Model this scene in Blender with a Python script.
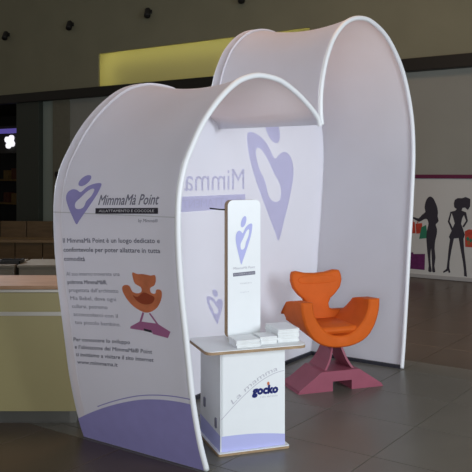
import bpy, bmesh, math, random
from mathutils import Vector, Matrix
random.seed(4)
for o in list(bpy.data.objects): bpy.data.objects.remove(o)
S = bpy.context.scene
C = S.collection

# ------------------------------------------------------------------ camera
cam_d = bpy.data.cameras.new('camera'); cam = bpy.data.objects.new('camera', cam_d); C.objects.link(cam)
cam.location = (0, 0, 1.65); cam.rotation_euler = (math.pi/2, 0, 0)
cam_d.sensor_width = 36; cam_d.lens = 36*767/472; cam_d.shift_y = -64/472
S.camera = cam
S.view_settings.view_transform = 'Standard'; S.view_settings.look = 'None'
S.view_settings.gamma = 1; S.view_settings.use_curve_mapping = False
S.view_settings.exposure = 0.0

# ------------------------------------------------------------------ world and large lights
world = bpy.data.worlds.new('world'); S.world = world; world.use_nodes = True
bg = world.node_tree.nodes['Background']
bg.inputs[0].default_value = (1.0, 0.86, 0.74, 1); bg.inputs[1].default_value = 0.13

def area(name, loc, target, sx, sy, power, col, spread=180):
    d = bpy.data.lights.new(name, 'AREA'); d.shape = 'RECTANGLE'; d.size = sx; d.size_y = sy
    d.energy = power; d.color = col; d.spread = math.radians(spread)
    o = bpy.data.objects.new(name, d); C.objects.link(o); o.location = loc
    o.rotation_euler = (Vector(target)-Vector(loc)).to_track_quat('-Z', 'Y').to_euler()
    return o
area('daylight_side', (4.6, 1.0, 2.3), (0.6, 5.4, 1.1), 2.6, 2.4, 250, (0.84, 0.92, 1.0))
area('hall_light_front', (-0.6, -6.0, 2.3), (0.2, 5.4, 1.1), 4.0, 2.4, 400, (0.92, 0.95, 1.0))
area('hall_light_behind', (-4.7, 9.05, 2.8), (0.2, 5.6, 1.2), 3.0, 2.5, 92, (0.84, 0.90, 1.0), 85)
area('ceiling_lamp_warm', (0.2, 7.6, 6.4), (0.2, 7.4, 0), 2.5, 2.5, 105, (1.0, 0.58, 0.34))

# ------------------------------------------------------------------ materials
def mat(name, col, rough=0.6, metal=0.0, noise=0.0, nscale=12.0, bump=0.0, bscale=60.0, spec=0.4, emit=None, estr=0.0, translucent=0.0):
    m = bpy.data.materials.new(name); m.use_nodes = True
    nt = m.node_tree; p = nt.nodes['Principled BSDF']
    c = (*col, 1)
    p.inputs['Base Color'].default_value = c
    p.inputs['Roughness'].default_value = rough; p.inputs['Metallic'].default_value = metal
    p.inputs['Specular IOR Level'].default_value = spec
    tc = nt.nodes.new('ShaderNodeTexCoord')
    if noise > 0:
        n = nt.nodes.new('ShaderNodeTexNoise'); n.inputs['Scale'].default_value = nscale; n.inputs['Detail'].default_value = 5
        nt.links.new(tc.outputs['Object'], n.inputs['Vector'])
        r = nt.nodes.new('ShaderNodeValToRGB')
        r.color_ramp.elements[0].position = 0.3; r.color_ramp.elements[1].position = 0.7
        r.color_ramp.elements[0].color = tuple(x*(1-noise) for x in col)+(1,)
        r.color_ramp.elements[1].color = tuple(min(1, x*(1+noise)) for x in col)+(1,)
        nt.links.new(n.outputs['Fac'], r.inputs['Fac']); nt.links.new(r.outputs['Color'], p.inputs['Base Color'])
    if bump > 0:
        n2 = nt.nodes.new('ShaderNodeTexNoise'); n2.inputs['Scale'].default_value = bscale
        nt.links.new(tc.outputs['Object'], n2.inputs['Vector'])
        b = nt.nodes.new('ShaderNodeBump'); b.inputs['Strength'].default_value = bump; b.inputs['Distance'].default_value = 0.01
        nt.links.new(n2.outputs['Fac'], b.inputs['Height']); nt.links.new(b.outputs['Normal'], p.inputs['Normal'])
    if emit:
        p.inputs['Emission Color'].default_value = (*emit, 1); p.inputs['Emission Strength'].default_value = estr
    if translucent > 0:
        t = nt.nodes.new('ShaderNodeBsdfTranslucent'); t.inputs['Color'].default_value = c
        mx = nt.nodes.new('ShaderNodeMixShader'); mx.inputs[0].default_value = translucent
        out = nt.nodes['Material Output']
        nt.links.new(p.outputs[0], mx.inputs[1]); nt.links.new(t.outputs[0], mx.inputs[2]); nt.links.new(mx.outputs[0], out.inputs[0])
    return m

def wood(name, c1, c2, scale=6, rough=0.5):
    m = bpy.data.materials.new(name); m.use_nodes = True; nt = m.node_tree; p = nt.nodes['Principled BSDF']
    p.inputs['Roughness'].default_value = rough
    tc = nt.nodes.new('ShaderNodeTexCoord'); mp = nt.nodes.new('ShaderNodeMapping'); mp.inputs['Scale'].default_value = (1, 6, 6)
    n = nt.nodes.new('ShaderNodeTexNoise'); n.inputs['Scale'].default_value = scale; n.inputs['Detail'].default_value = 6
    r = nt.nodes.new('ShaderNodeValToRGB'); r.color_ramp.elements[0].color = (*c1, 1); r.color_ramp.elements[1].color = (*c2, 1)
    r.color_ramp.elements[0].position = .35; r.color_ramp.elements[1].position = .65
    nt.links.new(tc.outputs['Object'], mp.inputs['Vector']); nt.links.new(mp.outputs[0], n.inputs['Vector'])
    nt.links.new(n.outputs['Fac'], r.inputs['Fac']); nt.links.new(r.outputs[0], p.inputs['Base Color'])
    return m

M = dict(
    fabric=mat('stretch_fabric', (0.79, 0.785, 0.845), 0.85, noise=0.02, nscale=3, bump=0.05, bscale=300, spec=0.15, translucent=0.37),
    hoop=mat('white_tube', (0.86, 0.88, 0.9), 0.4),
    seam=mat('seam_grey', (0.55, 0.55, 0.58), 0.8),
    lav=mat('lavender_print', (0.30, 0.28, 0.56), 0.8, noise=0.03, spec=0.15),
    lavpale=mat('pale_lavender_print', (0.72, 0.71, 0.88), 0.8, noise=0.03, nscale=4, spec=0.1, translucent=0.6),
    lavmid=mat('lavender_panel_print', (0.46, 0.48, 0.80), 0.6),
    ghost=mat('ghost_lettering', (0.70, 0.69, 0.83), 0.8, spec=0.1, translucent=0.55),
    ink=mat('black_ink', (0.035, 0.033, 0.045), 0.7, spec=0.2),
    inkgrey=mat('grey_ink', (0.19, 0.19, 0.24), 0.7, spec=0.2),
    inkpale=mat('pale_ink', (0.55, 0.55, 0.6), 0.7, spec=0.2),
    inkwhite=mat('white_ink', (0.6, 0.6, 0.64), 0.7, spec=0.2),
    porange=mat('print_orange', (0.56, 0.17, 0.075), 0.7, noise=0.15, nscale=14),
    porange2=mat('print_dark_orange', (0.30, 0.055, 0.022), 0.7),
    ppink=mat('print_pink', (0.37, 0.13, 0.27), 0.7),
    white=mat('white_laminate', (0.83, 0.86, 0.87), 0.35, noise=0.01),
    edge=wood('plywood_edge', (0.30, 0.20, 0.11), (0.42, 0.29, 0.17), 20),
    paper=mat('paper', (0.72, 0.74, 0.73), 0.6, noise=0.06, nscale=25),
    navy=mat('navy_ink', (0.03, 0.045, 0.30), 0.5),
    orange=mat('orange_vinyl', (0.63, 0.12, 0.014), 0.6, noise=0.06, nscale=9, bump=0.04, bscale=150, spec=0.15),
    pink=mat('plum_lacquer', (0.30, 0.075, 0.115), 0.5, noise=0.06, nscale=8),
    black=mat('black_plastic', (0.012, 0.012, 0.012), 0.5),
    rail=mat('dark_rail', (0.03, 0.03, 0.04), 0.5),
    tile=mat('grey_tile', (0.125, 0.118, 0.098), 0.34, noise=0.10, nscale=2.2, bump=0.02, bscale=8, spec=0.45),
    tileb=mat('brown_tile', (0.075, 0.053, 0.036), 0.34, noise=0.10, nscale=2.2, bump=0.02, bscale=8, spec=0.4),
    grout=mat('grout', (0.17, 0.16, 0.135), 0.8, noise=0.1),
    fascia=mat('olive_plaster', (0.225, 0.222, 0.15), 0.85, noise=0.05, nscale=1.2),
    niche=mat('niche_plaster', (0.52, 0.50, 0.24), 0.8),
    beam=mat('black_beam', (0.014, 0.014, 0.012), 0.5),
    shopwall=mat('grey_green_plaster', (0.27, 0.28, 0.25), 0.85, noise=0.04, nscale=1.0),
    dkwall=mat('dark_olive_panel', (0.155, 0.155, 0.115), 0.6, noise=0.05),
    column=mat('dark_green_column', (0.035, 0.045, 0.036), 0.45),
    door=mat('pale_green_door', (0.27, 0.33, 0.29), 0.5),
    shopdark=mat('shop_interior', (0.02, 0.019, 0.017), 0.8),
    mural=mat('mural_white', (0.50, 0.52, 0.51), 0.6, noise=0.02, nscale=2),
    maroon=mat('maroon_rail', (0.11, 0.012, 0.05), 0.5),
    skirting=mat('grey_skirting', (0.33, 0.34, 0.34), 0.5),
    bagred=mat('bag_red', (0.42, 0.05, 0.03), 0.6, noise=0.2, nscale=20),
    baggreen=mat('bag_green', (0.02, 0.17, 0.10), 0.6),
    bagpurple=mat('bag_purple', (0.10, 0.012, 0.09), 0.6, noise=0.2, nscale=20),
    cream=mat('cream_laminate', (0.30, 0.265, 0.125), 0.4, noise=0.02, nscale=2),
    steel=mat('brushed_steel', (0.55, 0.54, 0.5), 0.3, metal=0.9),
    plinth=mat('plinth_dark', (0.10, 0.10, 0.09), 0.35, metal=0.5),
    cwood=wood('counter_wood', (0.27, 0.155, 0.08), (0.35, 0.205, 0.11), 4),
    tanwood=wood('bench_wood', (0.085, 0.055, 0.022), (0.12, 0.078, 0.034), 3),
    tantop=wood('bench_top', (0.18, 0.13, 0.07), (0.23, 0.165, 0.09), 3),
    cabgrey=mat('cabinet_grey', (0.16, 0.145, 0.112), 0.5, noise=0.05),
    purplelit=mat('purple_light', (0.1, 0.08, 0.3), 0.5, emit=(0.16, 0.12, 0.55), estr=0.45),
    whitelit=mat('white_light', (0.8, 0.8, 0.85), 0.5, emit=(0.95, 0.93, 1.0), estr=1.0),
    covelit=mat('cove_lamp', (0.9, 0.85, 0.6), 0.5, emit=(1.0, 0.90, 0.45), estr=5.0),
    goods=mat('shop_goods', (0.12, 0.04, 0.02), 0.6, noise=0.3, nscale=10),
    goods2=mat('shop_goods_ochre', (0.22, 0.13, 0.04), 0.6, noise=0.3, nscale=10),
)

# ------------------------------------------------------------------ helpers
def link(name, me, m, parent=None, smooth=False):
    if m is not None and not me.materials: me.materials.append(m)
    o = bpy.data.objects.new(name, me); C.objects.link(o)
    if parent: o.parent = parent
    if smooth:
        for p in me.polygons: p.use_smooth = True
    return o
def mesh(name, v, f, m, parent=None, smooth=False):
    me = bpy.data.meshes.new(name); me.from_pydata([tuple(x) for x in v], [], f); me.update()
    return link(name, me, m, parent, smooth)
def from_bm(name, bm, m, parent=None, smooth=False):
    bmesh.ops.recalc_face_normals(bm, faces=bm.faces)
    me = bpy.data.meshes.new(name); bm.to_mesh(me); bm.free()
    return link(name, me, m, parent, smooth)
def bbox(bm, x0, x1, y0, y1, z0, z1, xf=None, bev=0):
    t = bmesh.new()
    vs = [t.verts.new((x, y, z)) for x in (x0, x1) for y in (y0, y1) for z in (z0, z1)]
    for q in ((0,1,3,2),(4,6,7,5),(0,4,5,1),(2,3,7,6),(0,2,6,4),(1,5,7,3)): t.faces.new([vs[i] for i in q])
    if bev: bmesh.ops.bevel(t, geom=t.edges[:], offset=bev, segments=2, affect='EDGES', profile=0.5)
    merge(bm, t, xf)
def merge(bm, t, xf=None):
    mp = {}
    for v in t.verts: mp[v] = bm.verts.new(xf(v.co) if xf else v.co)
    for f in t.faces:
        try: bm.faces.new([mp[v] for v in f.verts])
        except ValueError: pass
    t.free()
def box(name, x0, x1, y0, y1, z0, z1, m, parent=None, xf=None, bev=0):
    bm = bmesh.new(); bbox(bm, x0, x1, y0, y1, z0, z1, xf, bev); return from_bm(name, bm, m, parent)
def prism_bm(pts, a0, a1, plane='xz', bev=0, seg=2):
    """outline pts extruded along the third axis from a0 to a1"""
    def P(p, a): return (p[0], a, p[1]) if plane == 'xz' else ((p[0], p[1], a) if plane == 'xy' else (a, p[0], p[1]))
    t = bmesh.new(); n = len(pts)
    A = [t.verts.new(P(p, a0)) for p in pts]; B = [t.verts.new(P(p, a1)) for p in pts]
    t.faces.new(A); t.faces.new(list(reversed(B)))
    for i in range(n): t.faces.new([A[i], B[i], B[(i+1) % n], A[(i+1) % n]])
    bmesh.ops.recalc_face_normals(t, faces=t.faces)
    if bev:
        es = [e for e in t.edges if all(len(f.verts) == 4 or True for f in e.link_faces) and any(len(f.verts) == n and n > 4 or f in t.faces[:2] for f in e.link_faces)]
        bmesh.ops.bevel(t, geom=es, offset=bev, segments=seg, affect='EDGES', profile=0.5, clamp_overlap=True)
    return t
def prism(name, pts, a0, a1, m, parent=None, plane='xz', bev=0, seg=2, xf=None, smooth=False):
    bm = bmesh.new(); merge(bm, prism_bm(pts, a0, a1, plane, bev, seg), xf); return from_bm(name, bm, m, parent, smooth)
def tube(name, path, r, m, parent=None, n=10, cap=True):
    v, f = [], []; k = len(path); path = [Vector(p) for p in path]; prev = None
    for i, p in enumerate(path):
        d = (path[min(i+1, k-1)]-path[max(i-1, 0)]).normalized()
        a = prev if prev is not None else (Vector((0, 0, 1)) if abs(d.z) < .9 else Vector((0, 1, 0)))
        a = (a-d*a.dot(d)).normalized(); b = d.cross(a); prev = a
        rr = r[i] if isinstance(r, (list, tuple)) else r
        for j in range(n):
            t = 2*math.pi*j/n; v.append(p+(a*math.cos(t)+b*math.sin(t))*rr)
    for i in range(k-1):
        for j in range(n): f.append((i*n+j, i*n+(j+1) % n, (i+1)*n+(j+1) % n, (i+1)*n+j))
    if cap: f.append(tuple(reversed(range(n)))); f.append(tuple((k-1)*n+j for j in range(n)))
    return mesh(name, v, f, m, parent, True)
def catmull(pts, sub):
    out = []; n = len(pts)
    for i in range(n-1):
        p0, p1, p2, p3 = (Vector(pts[max(i-1, 0)]), Vector(pts[i]), Vector(pts[i+1]), Vector(pts[min(i+2, n-1)]))
        for k in range(sub):
            t = k/sub
            out.append(0.5*((2*p1)+(p2-p0)*t+(2*p0-5*p1+4*p2-p3)*t*t+(3*p1-p0-3*p2+p3)*t**3))
    out.append(Vector(pts[-1])); return out
def closed_smooth(pts, sub=4):
    n = len(pts); out = []
    for i in range(n):
        p0, p1, p2, p3 = (Vector(pts[(i+j-1) % n]) for j in range(4))
        for k in range(sub):
            t = k/sub
            out.append(tuple(0.5*((2*p1)+(p2-p0)*t+(2*p0-5*p1+4*p2-p3)*t*t+(3*p1-p0-3*p2+p3)*t**3)))
    return out
def rrect(x0, x1, y0, y1, r, n=5):
    out = []
    for cx, cy, a in ((x1-r, y1-r, 0), (x0+r, y1-r, 90), (x0+r, y0+r, 180), (x1-r, y0+r, 270)):
        for k in range(n+1):
            t = math.radians(a+90*k/n); out.append((cx+r*math.cos(t), cy+r*math.sin(t)))
    return out
def empty(name, loc=(0, 0, 0), rz=0):
    o = bpy.data.objects.new(name, None); C.objects.link(o); o.location = loc; o.rotation_euler = (0, 0, rz); o.empty_display_size = .1
    return o
def tag(o, label, cat, group=None):
    o['label'] = label; o['category'] = cat
    if group: o['group'] = group
    return o
def struct(o, label=None):
    o['kind'] = 'structure'
    if label: o['label'] = label
    return o
def text2d(body, height, width=None, shear=0.0, bold=0.0, align='LEFT'):
    """flat lettering: list of 2d verts and faces; height is the cap height"""
    cu = bpy.data.curves.new('lettering', 'FONT'); cu.body = body; cu.size = height/0.7; cu.shear = shear; cu.resolution_u = 2
    o = bpy.data.objects.new('lettering', cu); C.objects.link(o)
    dg = bpy.context.evaluated_depsgraph_get(); me = bpy.data.meshes.new_from_object(o.evaluated_get(dg))
    v = [(p.co.x, p.co.y) for p in me.vertices]; f = [tuple(p.vertices) for p in me.polygons]
    bpy.data.objects.remove(o); bpy.data.meshes.remove(me); bpy.data.curves.remove(cu)
    x0 = min(p[0] for p in v); x1 = max(p[0] for p in v); sx = (width/(x1-x0)) if width else 1
    v = [((p[0]-x0)*sx, p[1]) for p in v]
    if bold > 0:                                    # heavier strokes: the outline repeated a hair to each side
        n = len(v); e = bold*height*1.6; sh = [(0, 0), (e, 0), (-e, 0), (0, e), (0, -e)]
        f = [tuple(i+n*c for i in q) for c in range(5) for q in f]; v = [(x+a, y+b) for a, b in sh for x, y in v]
    return v, f
def fill2d(outer, holes=()):
    """triangulated planar fill of an outline with holes"""
    bm = bmesh.new(); es = []
    for loop in (outer, *holes):
        vs = [bm.verts.new((p[0], p[1], 0)) for p in loop]
        for i in range(len(vs)): es.append(bm.edges.new((vs[i], vs[(i+1) % len(vs)])))
    bmesh.ops.triangle_fill(bm, use_beauty=True, use_dissolve=False, edges=es, normal=(0, 0, 1))
    bm.verts.index_update()
    v = [(p.co.x, p.co.y) for p in bm.verts]; f = [tuple(q.index for q in x.verts) for x in bm.faces]; bm.free()
    return v, f
def words(vf, gap):
    """cut flat lettering into words at the wide gaps"""
    v, f = vf; fs = sorted(f, key=lambda q: min(v[i][0] for i in q)); out = []; end = None
    for q in fs:
        x0 = min(v[i][0] for i in q)
        if end is None or x0 > end+gap: out.append([]); end = x0
        out[-1].append(q); end = max(end, max(v[i][0] for i in q))
    res = []
    for fl in out:
        ids = sorted({i for q in fl for i in q}); mp = {i: k for k, i in enumerate(ids)}
        res.append(([v[i] for i in ids], [tuple(mp[i] for i in q) for q in fl]))
    return res
def flat(name, vf, fn, m, parent):
    v, f = vf; return mesh(name, [fn(*p) for p in v], f, m, parent)

# emblem of the booth: heart shaped figure, drawn in a 100 x 140 box with its tip at the origin
EMB_OUT = closed_smooth([(0,0),(-18,32),(-37,70),(-50,108),(-44,134),(-24,146),(-4,143),(14,135),(38,158),(68,172),(98,173),(94,142),(79,110),(54,72),(28,36),(12,14)], 3)
EMB_HOLE = closed_smooth([(-7,75),(-4,92),(18,113),(38,135),(60,150),(73,146),(64,120),(44,98),(34,75),(18,65),(0,65)], 3)
EMB_HEAD = [(21+math.cos(a)*30*math.cos(.75)-math.sin(a)*18*math.sin(.75), 184+math.cos(a)*30*math.sin(.75)+math.sin(a)*18*math.cos(.75)) for a in [2*math.pi*k/20 for k in range(20)]]
def emblem(parent, fn, m, name='emblem'):
    """fn maps emblem units to the surface"""
    a, fa = fill2d(EMB_OUT, [EMB_HOLE]); b, fb = fill2d(EMB_HEAD)
    n = len(a)
    return mesh(name, [fn(*p) for p in a+b], fa+[tuple(i+n for i in q) for q in fb], m, parent)

# ------------------------------------------------------------------ setting: floor
TH = math.radians(54.67)
WX, WY = math.cos(TH), math.sin(TH)          # booth width direction
DX, DY = -math.sin(TH), math.cos(TH)         # booth depth direction, also the shop front's
FLx, FLy = -0.171, 4.233
def bw(w, d, z=0): return Vector((FLx+w*WX+d*DX, FLy+w*WY+d*DY, z))
floor = struct(box('floor', -18, 16, -6, 34, -0.06, -0.004, M['grout']), 'large grey and brown tiled mall floor')
T = 0.64; w0 = 1.372; d0 = -0.022; WB = 3.0; WA = -0.03; g = 0.0022
tile_meshes = {}
def tile(wa, wb, da, db, m, key):
    kk = (round(wb-wa, 3), round(db-da, 3), key)
    if kk not in tile_meshes:
        bm = bmesh.new(); bbox(bm, 0, wb-wa-2*g, 0, db-da-2*g, -0.02, 0)
        bmesh.ops.bevel(bm, geom=[e for e in bm.edges if all(abs(v.co.z) < 1e-6 for v in e.verts)], offset=.0012, segments=1, affect='EDGES')
        bmesh.ops.recalc_face_normals(bm, faces=bm.faces)
        me = bpy.data.meshes.new('floor_tile'); bm.to_mesh(me); bm.free(); me.materials.append(m); tile_meshes[kk] = me
    o = bpy.data.objects.new('floor_tile', tile_meshes[kk]); C.objects.link(o); o.parent = floor
    o.location = bw(wa+g, da+g, 0); o.rotation_euler = (0, 0, TH)
def seen(w, d, lim):
    p = bw(w, d); return 2.6 < p.y < lim and abs(p.x) < 0.36*p.y+1.0
spots = []
for i in range(-8, 4):
    for j in range(-9, 10):
        wa = max(w0+i*T, WA); wb = min(w0+i*T+T, WB)
        if wb-wa < .05: continue
        da = d0+j*T
        if seen((wa+wb)/2, da+T/2, 9.5): spots.append((wa, wb, da, da+T, 'g'))
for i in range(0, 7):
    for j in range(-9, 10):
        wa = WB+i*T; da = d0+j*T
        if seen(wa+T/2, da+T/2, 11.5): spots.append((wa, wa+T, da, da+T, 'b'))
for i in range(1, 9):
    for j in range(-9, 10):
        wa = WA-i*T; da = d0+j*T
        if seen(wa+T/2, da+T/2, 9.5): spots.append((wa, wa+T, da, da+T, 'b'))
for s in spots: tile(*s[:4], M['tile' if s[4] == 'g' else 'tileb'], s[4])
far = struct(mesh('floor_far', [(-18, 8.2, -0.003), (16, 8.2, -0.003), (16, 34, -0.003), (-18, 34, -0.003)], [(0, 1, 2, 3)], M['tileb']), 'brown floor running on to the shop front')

# ------------------------------------------------------------------ setting: shop front (parallel to the booth's side walls)
P0 = Vector((3.1, 11.85, 0))
def sw(t, o, z): return Vector((P0.x+t*DX-o*WX, P0.y+t*DY-o*WY, z))     # t along the front, o out towards the hall
def sbox(name, t0, t1, o0, o1, z0, z1, m, parent=None, bev=0):
    return box(name, t0, t1, o0, o1, z0, z1, m, parent, xf=lambda c: sw(*c), bev=bev)
struct(sbox('wall_back', -5, 8.72, -0.2, 0, 0, 3.3, M['shopwall']), 'grey green shop wall below the black beam')
up = bmesh.new()
for t0, t1, z0, z1 in ((-5, 2.25, 3.3, 7.5), (7.33, 15, 3.3, 7.5), (2.25, 7.33, 4.13, 7.5), (2.25, 7.33, 3.3, 3.43)):
    bbox(up, t0, t1, -0.03, 0, z0, z1, lambda c: sw(*c))
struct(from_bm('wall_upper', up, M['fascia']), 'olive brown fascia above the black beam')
nb = bmesh.new(); 
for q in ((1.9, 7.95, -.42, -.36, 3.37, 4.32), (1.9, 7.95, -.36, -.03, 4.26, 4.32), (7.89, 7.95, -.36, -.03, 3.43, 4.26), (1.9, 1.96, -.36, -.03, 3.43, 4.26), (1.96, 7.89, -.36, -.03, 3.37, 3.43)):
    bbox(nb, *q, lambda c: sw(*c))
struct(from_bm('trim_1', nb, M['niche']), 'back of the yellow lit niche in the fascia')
struct(sbox('trim_2', -5, 15, 0.0, 0.16, 3.22, 3.42, M['beam'], bev=.01), 'black beam along the shop front')
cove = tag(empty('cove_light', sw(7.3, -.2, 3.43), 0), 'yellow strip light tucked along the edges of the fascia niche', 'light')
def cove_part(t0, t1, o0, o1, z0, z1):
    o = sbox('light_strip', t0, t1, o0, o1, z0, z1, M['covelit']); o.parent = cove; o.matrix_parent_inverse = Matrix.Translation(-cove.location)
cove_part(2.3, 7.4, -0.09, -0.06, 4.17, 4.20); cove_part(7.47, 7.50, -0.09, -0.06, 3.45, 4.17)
# far shop bay on the left: door, column, dark interior
dr = struct(sbox('door_1', 8.72, 9.12, -0.1, -0.04, 0, 3.25, M['door'], bev=.005), 'pale green shop door leaf beside the dark column')
wl = struct(sbox('wall_left', 8.2, 8.72, 0.0, 0.03, 0, 3.25, M['dkwall']), 'dark olive wall panel beside the shop door')
hb = bmesh.new(); bbox(hb, 8.50, 8.56, 0.03, 0.11, 1.53, 1.66, lambda c: sw(*c), bev=.01); bbox(hb, 8.44, 8.56, 0.09, 0.12, 1.57, 1.63, lambda c: sw(*c), bev=.005)
from_bm('handle', hb, M['black'], wl)
struct(sbox('trim_3', 9.12, 9.89, -0.5, 0.08, 0, 3.3, M['column'], bev=.01), 'dark green column of the shop front')
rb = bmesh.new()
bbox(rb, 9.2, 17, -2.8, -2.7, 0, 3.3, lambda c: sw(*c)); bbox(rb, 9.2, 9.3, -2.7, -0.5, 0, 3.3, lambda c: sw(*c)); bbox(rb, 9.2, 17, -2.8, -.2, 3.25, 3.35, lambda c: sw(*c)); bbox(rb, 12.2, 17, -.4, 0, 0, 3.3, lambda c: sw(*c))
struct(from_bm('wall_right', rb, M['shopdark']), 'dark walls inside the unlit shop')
sg = empty('shop_sign', sw(10.4, -.3, 2.4)); tag(sg, 'dim purple strip sign with white four lobed lamp in shop opening', 'sign')
def sub(o, root): o.parent = root; o.matrix_parent_inverse = Matrix.Translation(-root.location); return o
sub(sbox('purple_strip', 9.9, 11.2, -.33, -.27, 2.57, 2.68, M['purplelit'], bev=.01), sg)
lob = bmesh.new()
for a, b in ((0, .0), (.09, .05), (-.06, .085), (-.085, -.05), (.05, -.09)):
    merge(lob, prism_bm([(10.60+a+.07*math.cos(k*math.pi/6), 2.37+b+.07*math.sin(k*math.pi/6)) for k in range(12)], -.33, -.27, 'xz'), lambda c: sw(*c))
sub(from_bm('lamp', lob, M['whitelit']), sg)
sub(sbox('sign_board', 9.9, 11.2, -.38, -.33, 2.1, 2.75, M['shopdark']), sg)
for z, nm in ((.75, 'lower'), (1.4, 'upper')):
    b = sbox('wall_shelf', 11.2, 14.6, -2.7, -2.3, z, z+.05, M['goods2'], bev=.004)
    tag(b, nm+' dark wooden shelf on the back wall of the unlit shop', 'shelf')
    for k in range(4):
        t = 13.3-.34*k; hgt = random.uniform(.24, .4)
        b = sbox('goods_box', t, t+.22, -2.6, -2.38, z+.05, z+.05+hgt, M['goods' if (k+(z > 1)) % 2 == 0 else 'goods2'], bev=.008)
        tag(b, '%s box on the %s shelf of the unlit shop, %s from the left' % (('rust red', 'ochre')[(k+(z > 1)) % 2], nm, ('first', 'second', 'third', 'fourth')[k]), 'box', 'goods in the unlit shop')

# spotlights on the fascia
for k, (t, w) in enumerate(((10.26, 'leftmost of the row'), (8.12, 'second from the left'), (5.88, 'above the yellow niche'), (3.62, 'at the top picture edge'))):
    r = empty('fascia_spotlight', sw(t, 0, 4.82)); tag(r, 'small black tilted spotlight on the olive fascia, '+w, 'spotlight', 'spotlights along the fascia')
    sub(sbox('wall_plate', t-.04, t+.04, 0, .025, 4.79, 4.87, M['black'], bev=.005), r)
    sub(tube('lamp_head', [sw(t+.03, .03, 4.88), sw(t+.02, .06, 4.86), sw(t-.05, .16, 4.72), sw(t-.055, .165, 4.71)], [.04, .06, .065, .05], M['black'], None, 12), r)

# mural hoarding with shopping figures
mu = empty('shopping_mural', sw(0, 0.02, 0)); tag(mu, 'white wall mural of two black shopper silhouettes under a maroon rail', 'mural')
sub(sbox('panel', -3.0, 2.4, 0.0, 0.04, 0.06, 1.55, M['mural']), mu)
sub(sbox('rail', -3.0, 2.4, 0.0, 0.06, 1.55, 1.61, M['maroon'], bev=.006), mu)
sub(sbox('skirting', -3.0, 2.4, 0.0, 0.05, 0.0, 0.06, M['skirting'], bev=.006), mu)
US = 1/4.72/63.0; VS = 1/4.72/65.0; OFF = [0.0]
def mural(name, outline, m, smooth=0, lift=0.0):
    pts = [(0.595-(x-0)*US, (432-y)*VS) for x, y in (closed_smooth(outline, smooth) if smooth else outline)]
    bm = bmesh.new(); merge(bm, prism_bm(pts, 0.0402, 0.0425+lift, 'xz'), lambda c: sw(*c))
    bm.normal_update(); bmesh.ops.triangulate(bm, faces=bm.faces)
    return bm
def mural_part(name, outlines, m, smooth=0, lift=0.0, label=None):
    bm = bmesh.new()
    for o in outlines: merge(bm, mural(name, o, m, smooth, lift))
    o = sub(from_bm(name, bm, m), mu)
    if label: o['label'] = label
    return o
w1 = [(152,42),(165,50),(175,68),(185,95),(188,120),(186,136),(191,156),(182,168),(177,176),(183,195),(182,220),(175,250),(172,290),(176,330),(171,370),(175,398),(161,398),(160,370),(158,330),(155,285),(152,330),(154,370),(158,398),(142,398),(144,370),(140,330),(136,290),(133,250),(133,220),(139,190),(143,170),(136,150),(120,152),(98,164),(75,153),(53,149),(53,142),(76,143),(95,148),(112,130),(128,116),(124,95),(130,65),(140,48)]
w2 = [[(262,72),(266,56),(280,47),(300,47),(316,41),(337,50),(336,84),(326,101),(313,90),(302,92),(297,104),(318,112),(326,152),(308,182),(301,178),(318,151),(308,125),(300,140),(295,165),(304,190),(312,216),(306,234),(309,290),(316,345),(322,409),(309,407),(308,380),(304,345),(294,290),(284,232),(262,236),(251,290),(242,345),(241,375),(246,395),(238,398),(236,388),(213,400),(212,394),(228,380),(233,340),(238,285),(244,240),(239,229),(252,200),(250,195),(234,158),(246,112),(268,106),(275,98),(264,90)]]
hole2 = [(252,118),(243,156),(257,186),(266,165),(258,135)]
mural_part('printed_figure', [w1], M['ink'], 2, .001, 'black silhouette of a long haired shopper with one arm out')
mural_part('printed_figure', w2, M['ink'], 0, .001, 'black silhouette of a shopper with hand on hip and legs apart')
mural_part('figure_gap', [hole2], M['mural'], 0, .0025)
mural_part('printed_bag', [[(50,168),(76,166),(80,220),(49,222)], [(56,168),(60,150),(64,150),(60,168)], [(66,168),(63,150),(66,150),(70,168)]], M['bagred'], 0, 0, 'red printed shopping bag')
mural_part('printed_bag', [[(80,174),(112,170),(112,218),(84,222)], [(88,172),(92,152),(95,152),(92,172)]], M['bagred'], 0, .0005)
mural_part('printed_bag', [[(108,190),(131,178),(139,240),(98,246)]], M['baggreen'], 0, .0008, 'green printed shopping bag')
mural_part('printed_bag', [[(46,315),(68,312),(70,320),(126,316),(124,393),(46,392)]], M['bagpurple'], 0, 0, 'purple printed shopping bag at the skirting')
mural_part('printed_bag', [[(312,200),(330,190),(352,192),(352,272),(314,272)]], M['bagred'], 0, 0)
mural_part('bag_pattern', [[(318,232),(326,222),(334,234),(326,246)], [(332,240),(340,230),(346,242),(338,252)]], M['baggreen'], 0, .0025)
mural_part('bag_pattern', [[(322,252),(330,246),(336,256),(328,264)]], M['goods2'], 0, .0025)

# ------------------------------------------------------------------ left background: cafe counter and furniture
bar = empty('bar_counter', (-1.6, 5.02, 0)); tag(bar, 'cream panelled bar counter with steel bands and wooden top left of the booth', 'counter')
def counter_ring(inset, back=0.52):
    """plan outline of the counter, rounded right end, local to its base point"""
    x1 = 0.78-inset; r = 0.26-inset*.5
    pts = [(-1.9, inset)]
    for k in range(9):
        a = math.radians(-90+90*k/8); pts.append((x1-r+r*math.cos(a), inset+r+r*math.sin(a)))
    pts += [(x1, back), (-1.9, back)]
    return pts
def ring(name, inset, z0, z1, m, bev=0): return prism(name, counter_ring(inset), z0, z1, m, bar, 'xy', bev=bev)
ring('plinth', 0.03, 0.0, 0.085, M['plinth'])
ring('front_panel', 0.0, 0.085, 0.71, M['cream'])
ring('steel_band', -0.006, 0.71, 0.735, M['steel'])
ring('upper_panel', 0.0, 0.735, 0.862, M['cream'])
ring('steel_band', -0.008, 0.862, 0.882, M['steel'], .003)
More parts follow.
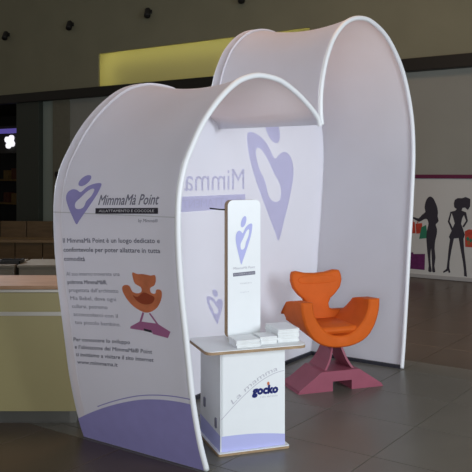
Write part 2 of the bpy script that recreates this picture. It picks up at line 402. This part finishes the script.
ring('wood_top', -0.004, 0.882, 0.905, M['cwood'], .004)
for i, x in enumerate((-2.62, -1.735)):
    cb = empty('grey_cabinet', (x, 7.6, 0)); tag(cb, ('grey low cabinet behind bar counter at the left picture edge', 'grey low cabinet behind bar counter next to the booth')[i], 'cabinet', 'grey cabinets behind the bar')
    box('body', -.42, .42, 0, .5, 0.06, .70, M['cabgrey'], cb, bev=.008); box('top', -.43, .43, -.015, .51, .70, .73, M['cabgrey'], cb, bev=.006)
    box('plinth', -.40, .40, .03, .47, 0, .06, M['black'], cb)
    for s in (-.21, .21): box('door', s-.2, s+.2, -.018, 0, .09, .68, M['cabgrey'], cb, bev=.004)
    for s in (-.05, .05): box('handle', s-.01, s+.01, -.04, -.018, .5, .62, M['steel'], cb, bev=.003)
tl = empty('cash_tray', (-2.27, 7.75, .73)); tag(tl, 'small black tray lying on the grey cabinet', 'tray')
prism('base', rrect(-.11, .11, -.09, .09, .02), 0, .012, M['black'], tl, 'xy')
for a in ((-.11, -.1, -.09, .09), (.1, .11, -.09, .09), (-.11, .11, -.09, -.08), (-.11, .11, .08, .09)): box('rim', *a, .01, .035, M['black'], tl)
bn = empty('wooden_bench', (-3.7, 14.0, 0), math.radians(-4)); tag(bn, 'brown wooden booth bench with high back far behind the bar', 'bench')
box('seat', -1.9, 1.25, -.06, .62, .36, .41, M['tantop'], bn, bev=.01)
for k in range(6): box('front_board', -1.88+k*.515, -1.37+k*.515-.012, 0, .03, .03, .36, M['tanwood'], bn, bev=.004)
for k in range(6): box('back_board', -1.88+k*.515, -1.37+k*.515-.012, .62, .68, .03, .71, M['tanwood'], bn, bev=.006)
box('end_panel', 1.215, 1.26, 0, .66, 0, .40, M['tanwood'], bn, bev=.006); box('end_panel', -1.9, -1.86, 0, .66, 0, .40, M['tanwood'], bn, bev=.006)

# ------------------------------------------------------------------ the booth
DEP = 0.95
booth = empty('exhibition_booth', (FLx, FLy, 0), TH)
tag(booth, 'white stretch fabric booth with two heart shaped lobes and a printed side wall', 'booth')
LOBE1 = [(0,0),(-0.062,0.17),(-0.122,0.405),(-0.156,0.607),(-0.19,0.818),(-0.219,1.0),(-0.241,1.213),(-0.248,1.40),(-0.236,1.55),(-0.196,1.68),(-0.142,1.775),(-0.06,1.893),(0.03,1.992),(0.153,2.096),(0.30,2.187),(0.446,2.236),(0.582,2.254),(0.779,2.243),(0.963,2.19),(1.10,2.132),(1.21,2.075),(1.285,2.02),(1.308,1.975)]
LOBE2 = [(1.308,1.975),(1.292,2.07),(1.297,2.202),(1.326,2.325),(1.385,2.465),(1.495,2.62),(1.68,2.755),(1.90,2.825),(2.14,2.828),(2.43,2.74),(2.70,2.54),(2.862,2.295),(2.943,2.06),(2.966,1.806),(2.945,1.55),(2.902,1.215),(2.866,0.98),(2.812,0.578),(2.752,0.19),(2.715,0.0)]
PR = [catmull(LOBE1, 6), catmull(LOBE2, 6)]
def prof_normal(P, i):
    t = (P[min(i+1, len(P)-1)]-P[max(i-1, 0)]).normalized(); return Vector((-t.y, t.x))      # outward (left of travel)
def sag(p, i, n, d):
    """inward pull of the stretched fabric between the hoops"""
    e = min(1, i/18)*min(1, (n-1-i)/14) if n else 1
    k = 0.012+0.05*max(0, min(1, (p.y-1.5)/.6))
    q = d/DEP
    return k*e*4*q*(1-q)
def skin_point(P, i, d, lift=0.0):
    nr = prof_normal(P, i); p = P[i]+nr*(lift-sag(P[i], i, len(P), d)); return Vector((p.x, d, p.y))
for P, nm in zip(PR, ('left', 'right')):
    v, f = [], []; n = len(P); K = 16
    for i in range(n):
        for k in range(K+1): v.append(skin_point(P, i, DEP*k/K))
    for i in range(n-1):
        for k in range(K): a = i*(K+1)+k; f.append((a, a+1, a+K+2, a+K+1))
    mesh('fabric_cover', v, f, M['fabric'], booth, True)['label'] = 'white stretch fabric of the low lobe' if nm == 'left' else 'white stretch fabric of the tall lobe'
    for d in (0.0, DEP):
        path = []
        for i in range(n):
            q = P[i]-prof_normal(P, i)*(0.013 if d == 0 else .021); path.append((q.x, d, max(q.y, 0.0)))
        tube('hoop', path, 0.0175, M['hoop'], booth, 12)['label'] = 'white tubular hoop'
bp = [(p.x, p.y) for p in PR[0]]+[(p.x, p.y) for p in PR[1][1:]]
flat('back_panel', fill2d(bp), lambda x, z: (x, DEP-.07, z), M['fabric'], booth)
box('base_rail', .02, 2.70, DEP-.09, DEP-.05, 0, .028, M['rail'], booth); box('base_rail', 2.685, 2.71, 0.01, DEP, 0, .028, M['rail'], booth); box('base_rail', .0, .02, 0.02, DEP, 0, .02, M['rail'], booth)
# crossbars that hold the hoops apart, just inside the fabric
for x, z in ((-.222, 1.41),): tube('crossbar', [(x, 0, z), (x, DEP, z)], .009, M['hoop'], booth, 8)

# --- print on the low lobe's outer side: coordinates (depth from the front, height)
LP = PR[0]
def wall_pt(d, z, lift=0.004):
    for i in range(len(LP)-1):
        if LP[i].y <= z <= LP[i+1].y and i < 100:
            a = skin_point(LP, i, d, lift); b = skin_point(LP, i+1, d, lift); t = (z-LP[i].y)/(LP[i+1].y-LP[i].y)
            return a.lerp(b, t)
    return skin_point(LP, 0, d, lift)
def wall_flat(name, vf, m, lift=0.004): 
    v, f = vf; return mesh(name, [wall_pt(x, z, lift) for x, z in v], f, m, booth)
def wall_text(name, body, d0, z0, height, width, m, shear=0.0, bold=0.0, slope=0.0, lift=0.004):
    v, f = text2d(body, height, width, shear, bold)
    return wall_flat(name, ([(d0-x, z0+y+slope*x) for x, y in v], f), m, lift)
def strip(zlo, zhi, d0, d1, n=24, rows=1):
    v, f = [], []
    for k in range(n+1):
        d = d0+(d1-d0)*k/n
        for r in range(rows+1): v.append((d, zlo(d)+(zhi(d)-zlo(d))*r/rows))
    for k in range(n):
        for r in range(rows): a = k*(rows+1)+r; f.append((a, a+1, a+rows+2, a+rows+1))
    return v, f
lavtop = lambda d: 0.398-0.05*(d/.4)**2 if d < .4 else 0.348-0.14*((d-.4)/.5)-0.055*((d-.4)/.5)**2
lavline = lambda d: lavtop(d)+.026*(1-.45*d)
wall_flat('lavender_band', strip(lambda d: 0.004, lavtop, -0.0, DEP, 28, 12), M['lav'], .0035)['label'] = 'lavender swoosh along the foot of the side wall'
wall_flat('swoosh_line', strip(lavline, lambda d: lavline(d)+.006, 0.0, .75, 28), M['lav'], .004)
wall_flat('fabric_seam', strip(lambda d: 1.408, lambda d: 1.414, 0.0, DEP, 24), M['seam'], .002)
emblem(booth, lambda x, y: wall_pt(.758-x*.00178, 1.345+y*.00140, .005), M['lav'])['label'] = 'lavender heart figure emblem'
wall_text('brand_lettering', 'MimmaM\u00e0 Point', .585, 1.463, .058, .46, M['inkgrey'], .3, .012, .03)
wall_flat('caption_bar', strip(lambda d: 1.412+.03*(.6-d), lambda d: 1.444+.03*(.6-d), .605, .128), M['ink'], .005)
wall_text('caption_lettering', 'ALLATTAMENTO E COCCOLE', .575, 1.422, .014, .42, M['inkwhite'], 0, 0, .03, .0075)
wall_text('small_lettering', 'by Mimm\u00e0\u00ae', .275, 1.376, .018, .145, M['inkgrey'], .2, 0, .03)
for k, (s, w) in enumerate((('Il MimmaM\u00e0 Point \u00e8 un luogo dedicato e', .755), ('confortevole per poter allattare in tutta', .755), ('comodit\u00e0', .17))):
    wall_text('paragraph_line', s, .873, 1.232-.054*k, .026, w, M['inkgrey'], 0, .018, .05)
for k, (s, w, b) in enumerate((('Al suo interno troverete una', .43, 0), ('poltrona MimmaM\u00e0\u00ae,', .32, 1), ('progettata dall\u2019architetto', .40, 0), ('Mia Bebel, dove ogni', .37, 0), ('cullarsi, potremo', .29, 0), ('accoccolarci con il', .36, 0), ('tuo piccolo bambino.', .37, 0))):
    wall_text('paragraph_line', s, .865-.004*k, 1.035-.0485*k, .023, w, M['inkgrey'], 0, .02 if b else -.004, .07)
for k, (s, w) in enumerate((('Per conoscere lo sviluppo', .46), ('e l\u2019ubicazione dei MimmaM\u00e0\u00ae Point', .62), ('ti invitiamo a visitare il sito internet', .62), ('www.mimmama.it', .33))):
    wall_text('paragraph_line', s, .872-.004*k, .635-.046*k, .023, w, M['inkgrey'], .15, .018, .085)
# printed armchair: coordinates of a 190 x 350 sketch
def pc(x, y): return (.430-(x-80)*.00140, 1.098-(y-58)*.000985-.00006*(190-x)*1)
def printed(outline, name, m, lift, sm=3):
    o = closed_smooth([pc(*p) for p in outline], sm) if sm else [pc(*p) for p in outline]
    return wall_flat(name, fill2d(o), m, lift)
printed([(148,60),(175,68),(205,66),(245,72),(268,68),(272,95),(262,125),(238,142),(240,168),(262,172),(270,150),(290,148),(298,165),(290,205),(265,250),(225,280),(190,284),(145,262),(110,225),(88,180),(85,150),(100,135),(125,138),(140,170),(165,178),(188,168),(188,142),(160,125),(150,100)], 'printed_armchair', M['porange'], .005)['label'] = 'printed picture of the orange armchair'
printed([(140,190),(165,198),(200,170),(235,180),(258,195),(240,228),(200,238),(165,225)], 'printed_seat_shade', M['porange2'], .0065)
printed([(182,285),(192,287),(172,340),(250,342),(216,288),(226,286),(262,345),(322,380),(305,418),(225,405),(222,385),(182,382),(180,392),(104,388),(108,375),(160,342)], 'printed_chair_base', M['ppink'], .0055, 0)
printed([(180,378),(222,384),(224,398),(182,392)], 'printed_base_notch', M['ink'], .007, 0)

# --- ghosted print showing through the back panel (reads mirrored from inside)
def back_pt(x, z, lift=.004): return (x, DEP-.07-lift, z)
emblem(booth, lambda x, y: back_pt(2.16-x*.0048, 1.07+y*.00515), M['lavpale'])['label'] = 'large pale lavender mirrored emblem'
v, f = text2d('MimmaM\u00e0 Point', .165, None, 0, -.008)
s5 = text2d('Mimma', .165)[0]; w5 = max(p[0] for p in s5)
k5 = .75/w5
for vf in words(([(1.645-x*k5, 1.515+y) for x, y in v], f), .06): flat('mirrored_lettering', vf, lambda x, z: back_pt(x, z), M['ghost'], booth)['label'] = 'pale mirrored lettering on the back panel'
flat('mirrored_bar', ([(0.12, 1.365), (1.66, 1.365), (1.66, 1.475), (0.12, 1.475)], [(0, 1, 2, 3)]), lambda x, z: back_pt(x, z), M['lavpale'], booth)
v, f = text2d('ALLATTAMENTO E COCCOLE', .06, 1.5, 0, -.01)
for vf in words(([(1.63-x, 1.392+y) for x, y in v], f), .022): flat('mirrored_caption', vf, lambda x, z: back_pt(x, z, .006), M['ghost'], booth)
emblem(booth, lambda x, y: back_pt(1.29-x*.00135, .50+y*.0013), M['lavpale'])

# ------------------------------------------------------------------ the demonstration counter inside the booth mouth
CA = math.radians(19.2)
ct = empty('display_counter', (-0.095, 4.458, 0), CA); tag(ct, 'white display counter with lavender foot and rounded white top', 'counter')
# local x along the front, y towards the back
prism('foot_plate', rrect(-.012, .435, -.018, .43, .012), 0, .014, M['edge'], ct, 'xy')
prism('foot_plate_top', rrect(-.012, .435, -.018, .43, .012), .014, .018, M['white'], ct, 'xy')
box('front_panel', 0.012, .412, .004, .016, .018, .60, M['white'], ct); box('side_panel', .006, .018, .004, .41, .018, .60, M['white'], ct)
box('side_panel', .400, .412, .016, .41, .018, .60, M['white'], ct); box('back_board', .018, .40, .398, .41, .018, .60, M['white'], ct)
prism('table_top', rrect(-.095, .535, -.055, .345, .045, 6), .600, .617, M['edge'], ct, 'xy')
prism('table_laminate', rrect(-.095, .535, -.055, .345, .045, 6), .617, .621, M['white'], ct, 'xy')
def cpt(x, z, l=.0015): return (x, .004-l, z)
lt = lambda x: .105+.02*math.sin(math.pi*max(0, min(1, (x-.006)/.406)))+.01
vv = []; ff = []
for k in range(17):
    x = .012+.40*k/16; vv += [(x, .0185), (x, .108+.012*math.sin(math.pi*(k/16)*.9)-.030*(k/16))]
for k in range(16): ff.append((2*k, 2*k+1, 2*k+3, 2*k+2))
flat('lavender_band', (vv, ff), lambda x, z: cpt(x, z), M['lavmid'], ct)
flat('lavender_band', ([(.006, .0185), (.41, .0185), (.41, .125), (.006, .112)], [(0, 1, 2, 3)]), lambda y, z: (.0045, y, z), M['lavmid'], ct)
arc = [(.012+.395*k/20, .205+.255*math.sin(math.pi/2*k/20*.95)) for k in range(21)]
flat('swoosh_line', ([p for q in arc for p in (q, (q[0]-.002, q[1]+.0035))], [(2*k, 2*k+1, 2*k+3, 2*k+2) for k in range(20)]), lambda x, z: cpt(x, z), M['inkpale'], ct)
v, f = text2d('La mamma', .028, .30, .1, 0)
def curve_txt(x, y):
    t = .20+.70*x/.30; X = .012+.395*t; Z = .205+.255*math.sin(math.pi/2*t*.95); sl = .255*math.pi/2*.95*math.cos(math.pi/2*t*.95)/.395
    n = Vector((-sl, 1)).normalized(); return cpt(X+n.x*(y+.012), Z+n.y*(y+.012))
flat('curved_lettering', (v, f), curve_txt, M['inkpale'], ct)
v, f = text2d('gocko', .048, .160, .12, 0)
nv = len(v); cop = [(math.cos(k*math.pi/4)*.0042, math.sin(k*math.pi/4)*.0042) for k in range(8)]+[(0, 0)]
f = [tuple(i+nv*c for i in q) for c in range(9) for q in f]; v = [(x+a, y+b) for a, b in cop for x, y in v]
flat('logo_lettering', ([(.205+x, .335+y) for x, y in v], f), lambda x, z: cpt(x, z, .002), M['navy'], ct)['label'] = 'navy blue rounded logo lettering'
flat('logo_accent', fill2d([(.305+.008*math.cos(k*math.pi/4), .393+.011*math.sin(k*math.pi/4)) for k in range(8)]), lambda x, z: cpt(x, z, .0025), M['porange'], ct)
v, f = text2d('l\u2019abc del beb\u00e8', .010, .11, 0, 0); flat('logo_strapline', ([(.255+x, .312+y) for x, y in v], f), lambda x, z: cpt(x, z), M['inkpale'], ct)
for y, z in ((.085, .165), (.315, .225)):
    bm = bmesh.new(); merge(bm, prism_bm(rrect(y-.018, y+.018, z-.03, z+.03, .012), .000, .007, 'yz', .002))
    from_bm('side_latch', bm, M['inkgrey'], ct)

# totem board standing at the back of the counter top
to = empty('totem_sign', Matrix.Translation(ct.location) @ Matrix.Rotation(CA, 4, 'Z') @ Vector((.128, .235, .621)), math.radians(27)); tag(to, 'tall white rounded sign board with lavender emblem standing on the display counter', 'sign')
prism('board', rrect(0, .228, 0, .855, .035, 6), 0, .044, M['edge'], to)
prism('front_face', rrect(0, .228, 0, .855, .035, 6), -.004, 0, M['white'], to)
tf = lambda x, z, l=.0015: (x, -.004-l, z)
emblem(to, lambda x, y: tf(.092+x*.00078, .455+y*.00144), M['lavmid'])
v, f = text2d('MimmaM\u00e0 Point', .016, .155, .25, 0); flat('sign_lettering', ([(.035+x, .425+y+.02*x) for x, y in v], f), lambda x, z: tf(x, z), M['inkpale'], to)
flat('sign_bar', ([(.035, .383), (.19, .388), (.19, .410), (.035, .405)], [(0, 1, 2, 3)]), lambda x, z: tf(x, z), M['inkgrey'], to)
v, f = text2d('ALLATTAMENTO E COCCOLE', .009, .145, 0, 0); flat('sign_caption', ([(.040+x, .391+y+.02*x) for x, y in v], f), lambda x, z: tf(x, z, .0025), M['inkwhite'], to)
for k in range(2):
    v, f = text2d('uno spazio per te', .008, .08-.02*k, 0, -.01); flat('sign_small_lettering', ([(.085+x, .335-.055*k+y) for x, y in v], f), lambda x, z: tf(x, z), M['inkpale'], to)
tube('bracket_rod', [(.01, .035, .795), (-.03, .06, .797), (-.075, .10, .803)], .0045, M['black'], to, 8)

# booklets piled on the counter top
bk = 0
def booklet(x, y, z, rz, w, d, t, label, group):
    r = empty('booklet', Matrix.Translation(ct.location) @ Matrix.Rotation(CA, 4, 'Z') @ Vector((x, y, z)), CA+rz); tag(r, label, 'booklet', group)
    box('pages', -w/2+.002, w/2-.003, -d/2+.002, d/2-.002, .001, t-.001, M['paper'], r)
    box('cover', -w/2, w/2, -d/2, d/2, t-.001, t, M['white'], r); box('cover', -w/2, w/2, -d/2, d/2, 0, .001, M['white'], r); box('spine', -w/2, -w/2+.002, -d/2, d/2, 0.001, t-.001, M['white'], r)
for (x, y, w, d, n, t, lab) in ((.175, .06, .15, .15, 3, .014, 'white booklet in the low pile in front of the totem board'), (.318, .085, .11, .13, 3, .015, 'white booklet in the middle pile right of the totem board'), (.452, .14, .14, .21, 5, .0155, 'white booklet in the tall pile at the counter end')):
    for k in range(n): booklet(x+random.uniform(-.003, .003), y+random.uniform(-.005, .005), .6215+k*t, random.uniform(-.04, .04), w, d, t, lab.replace('white booklet', 'white booklet, '+(['lowest', 'second from bottom', 'third from bottom', 'fourth from bottom'][k] if k < n-1 else 'topmost')+','), lab.replace('white booklet in the ', 'booklets of the '))

# ------------------------------------------------------------------ orange armchair
ch = empty('nursing_armchair', (.80, 5.80, 0), math.radians(19.5)); tag(ch, 'orange tub armchair with winged headrest on a plum pedestal', 'armchair')
OUT = catmull([(-.312,.675),(-.306,.585),(-.27,.47),(-.205,.38),(-.11,.332),(0,.318),(.11,.332),(.205,.38),(.27,.47),(.306,.585),(.312,.675)], 3)
INN = catmull([(-.222,.675),(-.214,.595),(-.175,.51),(-.115,.445),(-.06,.415),(0,.405),(.06,.415),(.115,.445),(.175,.51),(.214,.595),(.222,.675)], 3)
def shell_ring(q):
    """section of the shell at depth fraction q: outer then inner"""
    top = lambda q: .675-.03*q-.12*max(0, (q-.66)/.34)**1.1
    a, b = [], []
    for p in OUT: a.append((p.x*(1.06+.03*q)+(math.copysign(.30, p.x)-p.x)*.5*q*(abs(p.x)/.312)**.5, min(p.y+(.675-p.y)*.30*q*(1 if p.y < .6 else .2), top(q))))
    for p in INN: b.append((p.x*(1.06+.05*q), min(p.y+(.675-p.y)*.12*q, top(q))))
    return a, b
bm = bmesh.new(); rings = []
QS = (0, .03, .25, .5, .7, .8, .9, .97, 1)
for q in QS:
    a, b = shell_ring(q); ins = .014 if q in (0, 1) else 0
    loop = []
    allp = a+b[::-1]; m_ = len(a)
    for i, p in enumerate(allp):
        if ins:
            o = b[i] if i < m_ else a[2*m_-1-i]; v_ = Vector(o)-Vector(p); p = Vector(p)+v_.normalized()*ins
            if q == 0 and p[1] > .66: p = Vector((p[0], .665))
        loop.append(bm.verts.new((p[0], q*.41, p[1])))
    rings.append(loop)
for r0, r1 in zip(rings, rings[1:]):
    for i in range(len(r0)): bm.faces.new((r0[i], r0[(i+1) % len(r0)], r1[(i+1) % len(r0)], r1[i]))
N = len(OUT)
for R_ in (rings[0], rings[-1]):
    for i in range(N-1): bm.faces.new((R_[i], R_[i+1], R_[2*N-2-i], R_[2*N-1-i]))
shell = from_bm('arm_shell', bm, M['orange'], ch, True)
md = shell.modifiers.new('bevel', 'BEVEL'); md.width = .012; md.segments = 2; md.limit_method = 'ANGLE'; md.angle_limit = math.radians(40)
half = [(0,.826),(.09,.832),(.165,.850),(.205,.846),(.218,.815),(.222,.77),(.205,.715),(.165,.665),(.118,.625),(.100,.585),(.104,.548),(.14,.536),(.27,.536)]
outl = [(x, z) for x, z in half]+[(.27,.47),(.20,.42),(0,.40),(-.20,.42),(-.27,.47)]+[(-x, z) for x, z in reversed(half[1:])]
def lean(c): 
    k = max(0, c[2]-.42)
    return Vector((c[0], c[1]+.16*k-.5*c[0]*c[0]*(1 if c[2] > .6 else .3), c[2]))
bmb = bmesh.new(); merge(bmb, prism_bm(outl, .385, .46, 'xz', .022, 4), lean)
back = from_bm('backrest', bmb, M['orange'], ch, True)
bmh = bmesh.new(); merge(bmh, prism_bm(closed_smooth([(-.17,.79),(-.10,.812),(0,.808),(.10,.812),(.17,.79),(.14,.755),(0,.748),(-.14,.755)], 3), .377, .387, 'xz', .008, 3), lean)
from_bm('head_pad', bmh, M['orange'], back, True)
bms = bmesh.new(); bbox(bms, -.165, .165, .02, .42, .415, .475, bev=.028)
for v_ in bms.verts:
    if v_.co.z < .44: v_.co.x *= .75
from_bm('seat_cushion', bms, M['orange'], ch, True)
# pedestal: low notched block, two flaring blades, a neck under the shell
prism('pedestal_block', [(-.355,0),(-.35,.022),(-.165,.150),(.15,.150),(.345,.022),(.35,0),(.085,0),(.085,.072),(-.075,.072),(-.075,0)], 0.0, .30, M['pink'], ch, 'xz')
def blade(s):
    cv = catmull([(.04,.335),(.055,.285),(.085,.21),(.145,.13),(.245,.062),(.36,.010)], 4); v, f = [], []; n = len(cv)
    for i, p in enumerate(cv):
        u = i/(n-1); y0 = .09-.09*u; y1 = .25+.11*u
        for th_ in (0, .018):
            for y in (y0, y1): v.append((s*(p.x-th_*.7), y, max(0, p.y-th_*.6) if i < n-1 else 0.0))
    for i in range(n-1):
        a = 4*i; b = a+4
        f += [(a, a+1, b+1, b), (a+2, b+2, b+3, a+3), (a, b, b+2, a+2), (a+1, a+3, b+3, b+1)]
    f += [(0, 2, 3, 1), (4*n-4, 4*n-3, 4*n-1, 4*n-2)]
    o = mesh('pedestal_blade', v, f, M['pink'], ch)
    bm_ = bmesh.new(); bm_.from_mesh(o.data); bmesh.ops.recalc_face_normals(bm_, faces=bm_.faces); bm_.to_mesh(o.data); bm_.free()
    return o
blade(-1); blade(1)
box('pedestal_neck', -.06, .06, .10, .22, .30, .335, M['pink'], ch, bev=.008)
